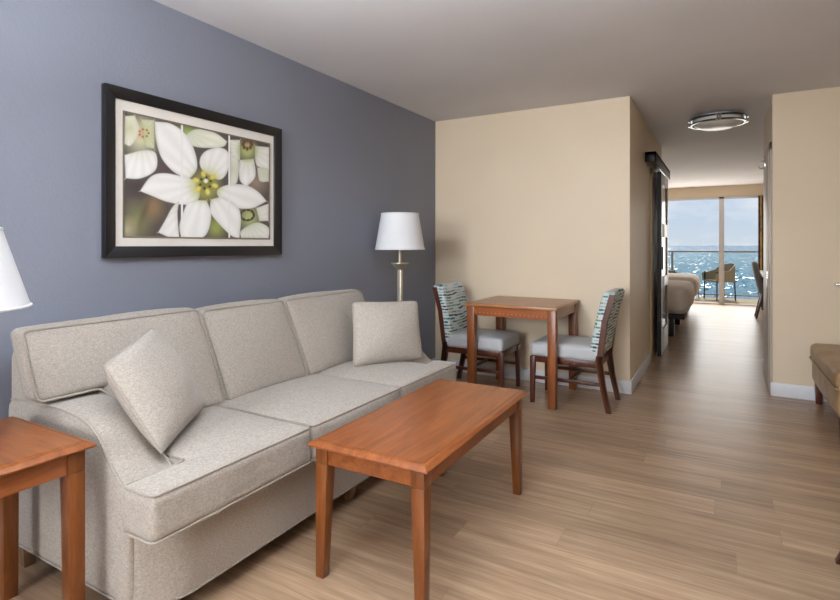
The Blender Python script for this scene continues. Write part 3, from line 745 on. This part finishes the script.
cl = thing('ceiling_light', 'round flush ceiling light with two chrome rings in the passage', 'light', (-.035, 5.70, H))
def flush(t, R=.235):
    MB().lathe([(0, -.0005), (R-.09, -.0005), (R-.09, -.03), (0, -.03)], 0, 0, 48).build('base_plate', 'white', t)
    MB().lathe([(R-.055, -.028), (R-.028, -.04), (R-.028, -.075), (R-.05, -.095), (R*.6, -.117), (R*.3, -.125), (0, -.128)], 0, 0, 48).build('diffuser', 'diffuser', t)
    for z in (-.028, -.072):
        MB().lathe([(R-.022, z), (R, z), (R, z-.014), (R-.022, z-.014)], 0, 0, 56, True).build('ring', 'chrome_dim_reflection', t)
    for k in range(4):
        a = k*PI/2+.03
        for da in (-.05, .05):
            c, s = math.cos(a+da)*(R-.003), math.sin(a+da)*(R-.003)
            MB().tube([(c, s, -.09), (c, s, -.024)], .006).tube([(c*1.02, s*1.02, -.027), (c*1.02, s*1.02, -.043)], .011).tube([(c*1.02, s*1.02, -.071), (c*1.02, s*1.02, -.088)], .011).build('post', 'chrome', t)
flush(cl)

# ------------------------------------------------------------------ leather bench, chrome rail and console on the right
lb = thing('leather_bench', 'tan leather bench against the cream wall at the right edge', 'bench', (.98, 4.55, 0))
b_ = MB(); b_.soft(-.375, .375, -.53, .53, .165, .36, .035, (.012, .01, 0), 16); b_.build('body', 'leather', lb)
b_ = MB(); b_.soft(-.385, .385, -.54, .54, .335, .462, .04, (.005, .005, .012), 16); tp = b_.build('top_cushion', 'leather', lb)
MB().tube([(x, y, .348) for x, y in round_poly([(-.388, -.543), (.388, -.543), (.388, .543), (-.388, .543)], .04)], .006, True).build('piping', 'leather', tp)
for sx in (-1, 1):
    for sy in (-1, 1): MB().taper(sx*.335, sy*.49, 0, .18, .04, .05).build('leg', 'dark_wood', lb)

cr = thing('chrome_rail', 'chrome rail on the cream wall above the leather bench', 'rail', (.95, YR, .92))
MB().tube([(-.205, -.06, 0), (-.195, -.06, 0), (.4, -.06, 0)], [.006, .012, .012], False, 12).build('bar', 'chrome', cr)
for x in (-.05, .35): MB().tube([(x, -.06, 0), (x, 0, 0)], .01, False, 12).build('bracket', 'chrome', cr)

co = thing('console', 'dark wooden console whose splayed foot shows at the right edge', 'console', (.705, 2.2, 0))
MB().box(-.28, .4, -.5, .36, .17, .75, .008).build('cabinet', 'dark_wood', co)
for sx in (-1, 1):
    for sy in (-1, 1): MB().taper(.06+sx*.30, -.07+sy*.385, 0, .18, .035, .05, sx*.07 if sx < 0 else sx*.05, sy*.04).build('leg', 'dark_wood', co)
for z in (.2, .46): 
    dr = MB().box(-.295, -.279, -.46, .32, z, z+.24, .004).build('drawer', 'dark_wood', co)
    MB().tube([(-.315, -.2, z+.12), (-.315, .06, z+.12)], .006).tube([(-.315, -.2, z+.12), (-.294, -.2, z+.12)], .004).tube([(-.315, .06, z+.12), (-.294, .06, z+.12)], .004).build('handle', 'nickel', dr)

# ------------------------------------------------------------------ bedroom
def bed(y0, label):
    t = thing('bed', label, 'bed', (0, y0, 0), 0, 'beds in the far bedroom')
    xf = -.385; xh = WL+.06; w = 1.42
    MB().box(xh, xf-.04, .03, w-.03, .235, .30, .008).build('bed_frame', 'black_metal', t)
    for x in (xf-.22, xh+.2):
        for y in (.06, w-.15): MB().box(x-.05, x+.05, y, y+.09, 0, .24, .004).build('leg', 'black_metal', t)
    MB().soft(xh, xf-.02, .02, w-.02, .30, .60, .06, (.01, 0, 0), 12).build('mattress', 'bed_white', t)
    MB().soft(xh+.35, xf+.01, -.015, w+.015, .315, .672, .10, (.03, .012, .02), 18).build('duvet', 'bed_white', t)
    MB().box(WL, WL+.05, -.05, w+.05, .2, 1.25, .01).build('headboard', 'dark_wood', t)
    for y in (.38, w-.38): MB().soft(xh+.02, xh+.36, y-.3, y+.3, .64, .80, .06, (0, 0, .03), 10).build('pillow', 'bed_white', t)
    return t
b1 = bed(7.70, 'white made bed nearest the sliding door')
copy_thing(b1, (0, 9.95, 0), 0, 'white made bed farther off, nearest the window wall')

dk = thing('desk', 'white topped desk against the bedroom wall near the window', 'desk', (.865, 10.95, 0))
MB().box(-.30, .27, -.9, .9, .70, .74, .004).build('desk_top', 'white_lam', dk)
for sx in (-.2, .22):
    for sy in (-.85, .85): MB().box(sx-.025, sx+.025, sy-.025, sy+.025, 0, .70).build('leg', 'dark_wood', dk)
MB().box(-.2, .22, -.83, .83, .62, .70).build('apron', 'dark_wood', dk)

dc = thing('desk_chair', 'grey upholstered chair with dark legs pulled up to the bedroom desk', 'chair', (.735, 10.55, 0), 0)
MB().soft(-.18, .24, -.22, .22, .40, .49, .03, (0, 0, .015), 12).build('seat', 'grey_fabric', dc)
MB().soft(-.20, -.12, -.22, .22, .42, .93, .03, (.01, 0, .01), 12, lambda p: Vector((p.x-(p.z-.42)*.2, p.y, p.z))).build('backrest', 'grey_fabric', dc)
for sy in (-1, 1):
    MB().taper(.2, sy*.18, 0, .40, .028, .038).build('leg', 'dark_wood', dc)
    MB().taper(-.15, sy*.18, 0, .42, .03, .04, -.09, 0).build('leg', 'dark_wood', dc)
    MB().box(-.19, .19, sy*.18-.008, sy*.18+.008, .2, .225).build('stretcher', 'dark_wood', dc)

cu = MB(); cpts = []
n = 60
for i in range(n+1):
    x = .62+.5*i/n; cpts.append((x, YW-.16+.045*math.sin(i*.75)))
back_ = [(x, y+.006) for x, y in cpts[::-1]]
cu.prism(cpts+back_, .03, 2.2, 'Z'); tag(cu.build('curtain', 'curtain'), 'brown patterned curtain gathered beside the sliding window', 'curtain')

# window wall
WT = 2.215
struct(MB().box(WL-.15, XBR+.1, YW, YW+.12, WT, H+.1).build('wall_window_header', 'wall_cream', smooth=False))
struct(MB().box(.70, XBR+.1, YW, YW+.12, 0, WT).build('wall_window_side', 'wall_cream', smooth=False))
w1 = struct(MB().box(WL, .66, YW+.045, YW+.051, .012, WT-.03).build('window_1', 'glass', smooth=False))
fr = MB()
for x0, x1 in ((WL-.02, WL+.05), (-1.25, -1.16), (-.055, .04), (.64, .70)): fr.box(x0, x1, YW+.01, YW+.09, .0, WT, .004)
fr.box(WL, .70, YW+.005, YW+.095, -.01, .012, .003); fr.box(WL, .70, YW+.01, YW+.09, WT-.045, WT, .004)
fr.build('window_frame', 'white', w1)

# balcony
YO = 14.25
struct(MB().box(WL-.5, 1.6, YW+.12, YO, -.14, -.02).build('balcony_floor', 'balcony', smooth=False))
struct(MB().box(WL-.5, 1.6, YW+.12, YO+.05, 2.62, 2.8).build('balcony_ceiling', 'ceiling', smooth=False))
struct(MB().box(1.45, 1.6, YW+.12, YO, -.02, 2.62).build('wall_balcony_right', 'wall_cream', smooth=False))
struct(MB().box(WL-.5, WL-.35, YW+.12, YO, -.02, 2.62).build('wall_balcony_left', 'wall_cream', smooth=False))
rg = thing('balcony_railing', 'grey metal balcony railing with clear glass between posts', 'railing', (0, YO-.06, -.02))
MB().box(WL-.3, 1.45, -.03, .03, 1.065, 1.105, .006).build('top_rail', 'door_grey', rg)
MB().box(WL-.3, 1.45, -.015, .015, .06, .09, .003).build('bottom_rail', 'door_grey', rg)
PX = (-2.6, -1.05, .5+.86)
for x in PX: MB().box(x-.025, x+.025, -.025, .025, 0, 1.07, .003).build('post', 'door_grey', rg)
for a, c in zip(PX, PX[1:]): MB().box(a+.03, c-.03, -.004, .004, .09, 1.065).build('glass_panel', 'rail_glass', rg)

def patio_chair(label, loc_, rz):
    t = thing('patio_chair', label, 'chair', loc_, rz, 'wicker chairs on the balcony')
    MB().soft(-.24, .24, -.24, .24, .40, .45, .02, (0, 0, -.01), 10).build('seat', 'wicker', t)
    # wrap-round back that runs forward into the arms
    s = bmesh.new(); path = [(.26, .275, .60), (.15, .278, .615), (.04, .278, .65)]
    for k in range(13):
        a = PI/2+PI*k/12; path.append((-.03+.275*math.cos(a)*.9, .278*math.sin(a), .66+.16*max(0, -math.cos(a))**.7))
    path += [(x, -y, z) for x, y, z in path[2::-1]]
    ro = []
    for x, y, h in path:
        d = Vector((min(x, 0), y, 0)).normalized()
        for k in (0, -.022): ro.append((s.verts.new((x+d.x*k, y+d.y*k, .43)), s.verts.new((x*1.04+d.x*k, y*1.04+d.y*k, h))))
    for i in range(len(path)-1):
        o0, i0, o1, i1 = ro[2*i], ro[2*i+1], ro[2*i+2], ro[2*i+3]
        s.faces.new((o0[0], o1[0], o1[1], o0[1])); s.faces.new((i0[0], i0[1], i1[1], i1[0])); s.faces.new((o0[1], o1[1], i1[1], i0[1])); s.faces.new((o0[0], i0[0], i1[0], o1[0]))
    s.faces.new([ro[0][0], ro[0][1], ro[1][1], ro[1][0]]); s.faces.new([ro[-1][0], ro[-1][1], ro[-2][1], ro[-2][0]])
    bmesh.ops.recalc_face_normals(s, faces=s.faces[:])
    m = MB(); m.add(s)
    m.build('backrest', 'wicker', t)
    for x, y in ((.22, .235), (.22, -.235), (-.2, .2), (-.2, -.2)):
        MB().tube([(x*1.06, y*1.06, 0), (x, y, .64 if x > 0 else .42)], .014).build('leg', 'black_metal', t)
    return t
pc = patio_chair('wicker balcony chair seen behind the window mullion', (-.03, 13.8, -.02), PI+.55)
copy_thing(pc, (-1.27, 13.8, -.02), -.3, 'wicker balcony chair peeking above the farther bed')

tb = thing('balcony_table', 'small dark balcony table seen just past the foot of the farther bed', 'table', (-.66, 13.85, -.02))
MB().lathe([(0, .43), (.22, .43), (.22, .45), (0, .45)], 0, 0, 32).build('table_top', 'black_metal', tb)
for k in range(3):
    a = k*2*PI/3; MB().tube([(.2*math.cos(a), .2*math.sin(a), 0), (.15*math.cos(a), .15*math.sin(a), .43)], .012).build('leg', 'black_metal', tb)

sea = MB(); t = bmesh.new(); t.faces.new([t.verts.new(p) for p in ((-9000, 30, 0), (9000, 30, 0), (9000, 16000, 0), (-9000, 16000, 0))]); sea.add(t)
so = sea.build('sea', 'sea', smooth=False); so.location = (0, 0, -14); tag(so, 'sparkling blue sea beyond the balcony, out to the horizon', 'sea', None, 'stuff')

# ------------------------------------------------------------------ sky, sun, lamps
wd = bpy.data.worlds.new('Sky'); bpy.context.scene.world = wd; wd.use_nodes = True; nt = wd.node_tree; nt.nodes.clear()
o = N(nt, 'ShaderNodeOutputWorld'); bg = N(nt, 'ShaderNodeBackground'); tc = N(nt, 'ShaderNodeTexCoord')
sp = N(nt, 'ShaderNodeSeparateXYZ'); L(nt, tc, 'Generated', sp, 'Vector')
r = ramp(nt, [(0., srgb(206, 218, 230)), (.08, srgb(192, 211, 233)), (.3, srgb(166, 194, 228)), (1., srgb(120, 160, 214))]); L(nt, sp, 'Z', r, 'Fac')
mp = N(nt, 'ShaderNodeMapping'); mp.inputs['Scale'].default_value = (1, 1, 2.6); L(nt, tc, 'Generated', mp, 'Vector')
n = N(nt, 'ShaderNodeTexNoise', Scale=9., Detail=6., Roughness=.55); L(nt, mp, 'Vector', n, 'Vector')
cr_ = ramp(nt, [(.48, (0,0,0,1)), (.68, (.75,.75,.75,1))]); L(nt, n, 'Fac', cr_, 'Fac')
mx = N(nt, 'ShaderNodeMixRGB'); mx.inputs['Color2'].default_value = srgb(232, 236, 241)
L(nt, cr_, 'Color', mx, 'Fac'); L(nt, r, 'Color', mx, 'Color1'); L(nt, mx, 'Color', bg, 'Color'); bg.inputs['Strength'].default_value = .87
nt.links.new(bg.outputs[0], o.inputs[0])

def light(name, kind, loc_, rot, energy, color=(1, 1, 1), **kw):
    d = bpy.data.lights.new(name, kind); d.energy = energy; d.color = color
    for k, v in kw.items(): setattr(d, k, v)
    q = bpy.data.objects.new(name, d); COL.objects.link(q); q.location = loc_; q.rotation_euler = rot; return q
R = math.radians
light('sun', 'SUN', (0, 30, 30), (R(-41), 0, R(6)), 2.4, (1, .96, .9), angle=R(1.))
light('ceiling_fill', 'AREA', (-1.0, .3, H-.06), (0, 0, 0), 8, (.93, .97, 1.), shape='DISK', size=.42)  # added fill under the ceiling, no fitting built
light('bounce_fill', 'AREA', (-.55, .7, 1.8), (R(188), 0, 0), 95, (.90, .97, 1.), shape='DISK', size=.6)  # added fill aimed upward to brighten the ceiling, no source built
light('rear_fill', 'AREA', (-1.3, RB-.2, 1.6), (R(90), 0, 0), 120, (.93, .97, 1.), shape='RECTANGLE', size=1.5, size_y=1.2)  # added fill lamp outside the unseen rear window
fl_dir = Vector((-1.15, 4.6, 1.35))-Vector((-1.7, -.2, 2.3))
light('wall_fill_spot', 'SPOT', (-1.7, -.2, 2.3), fl_dir.to_track_quat('-Z', 'Y').to_euler(), 190, (.95, .98, 1.), spot_size=R(62), spot_blend=1., shadow_soft_size=.25)  # added spot to brighten the back wall, set along the floor lamp's shadow
light('far_window_daylight', 'AREA', (-.9, YW-.05, 1.1), (R(-94), 0, 0), 48, (1, .95, .86), shape='RECTANGLE', size=3.0, size_y=2.1)

# ------------------------------------------------------------------ camera
f_px = 527.; yaw = math.atan2(722-420, f_px)
cd = bpy.data.cameras.new('camera'); cam = bpy.data.objects.new('camera', cd); COL.objects.link(cam)
cam.location = (0, 0, 1.22); cam.rotation_euler = (R(90), 0, yaw)
cd.sensor_fit = 'HORIZONTAL'; cd.sensor_width = 36; cd.lens = f_px/840*36; cd.shift_y = -55/840; cd.clip_start = .05; cd.clip_end = 30000
sc = bpy.context.scene; sc.camera = cam
sc.view_settings.view_transform = 'Standard'; sc.view_settings.look = 'None'; sc.view_settings.gamma = 1; sc.view_settings.use_curve_mapping = False
sc.view_settings.exposure = 0.2
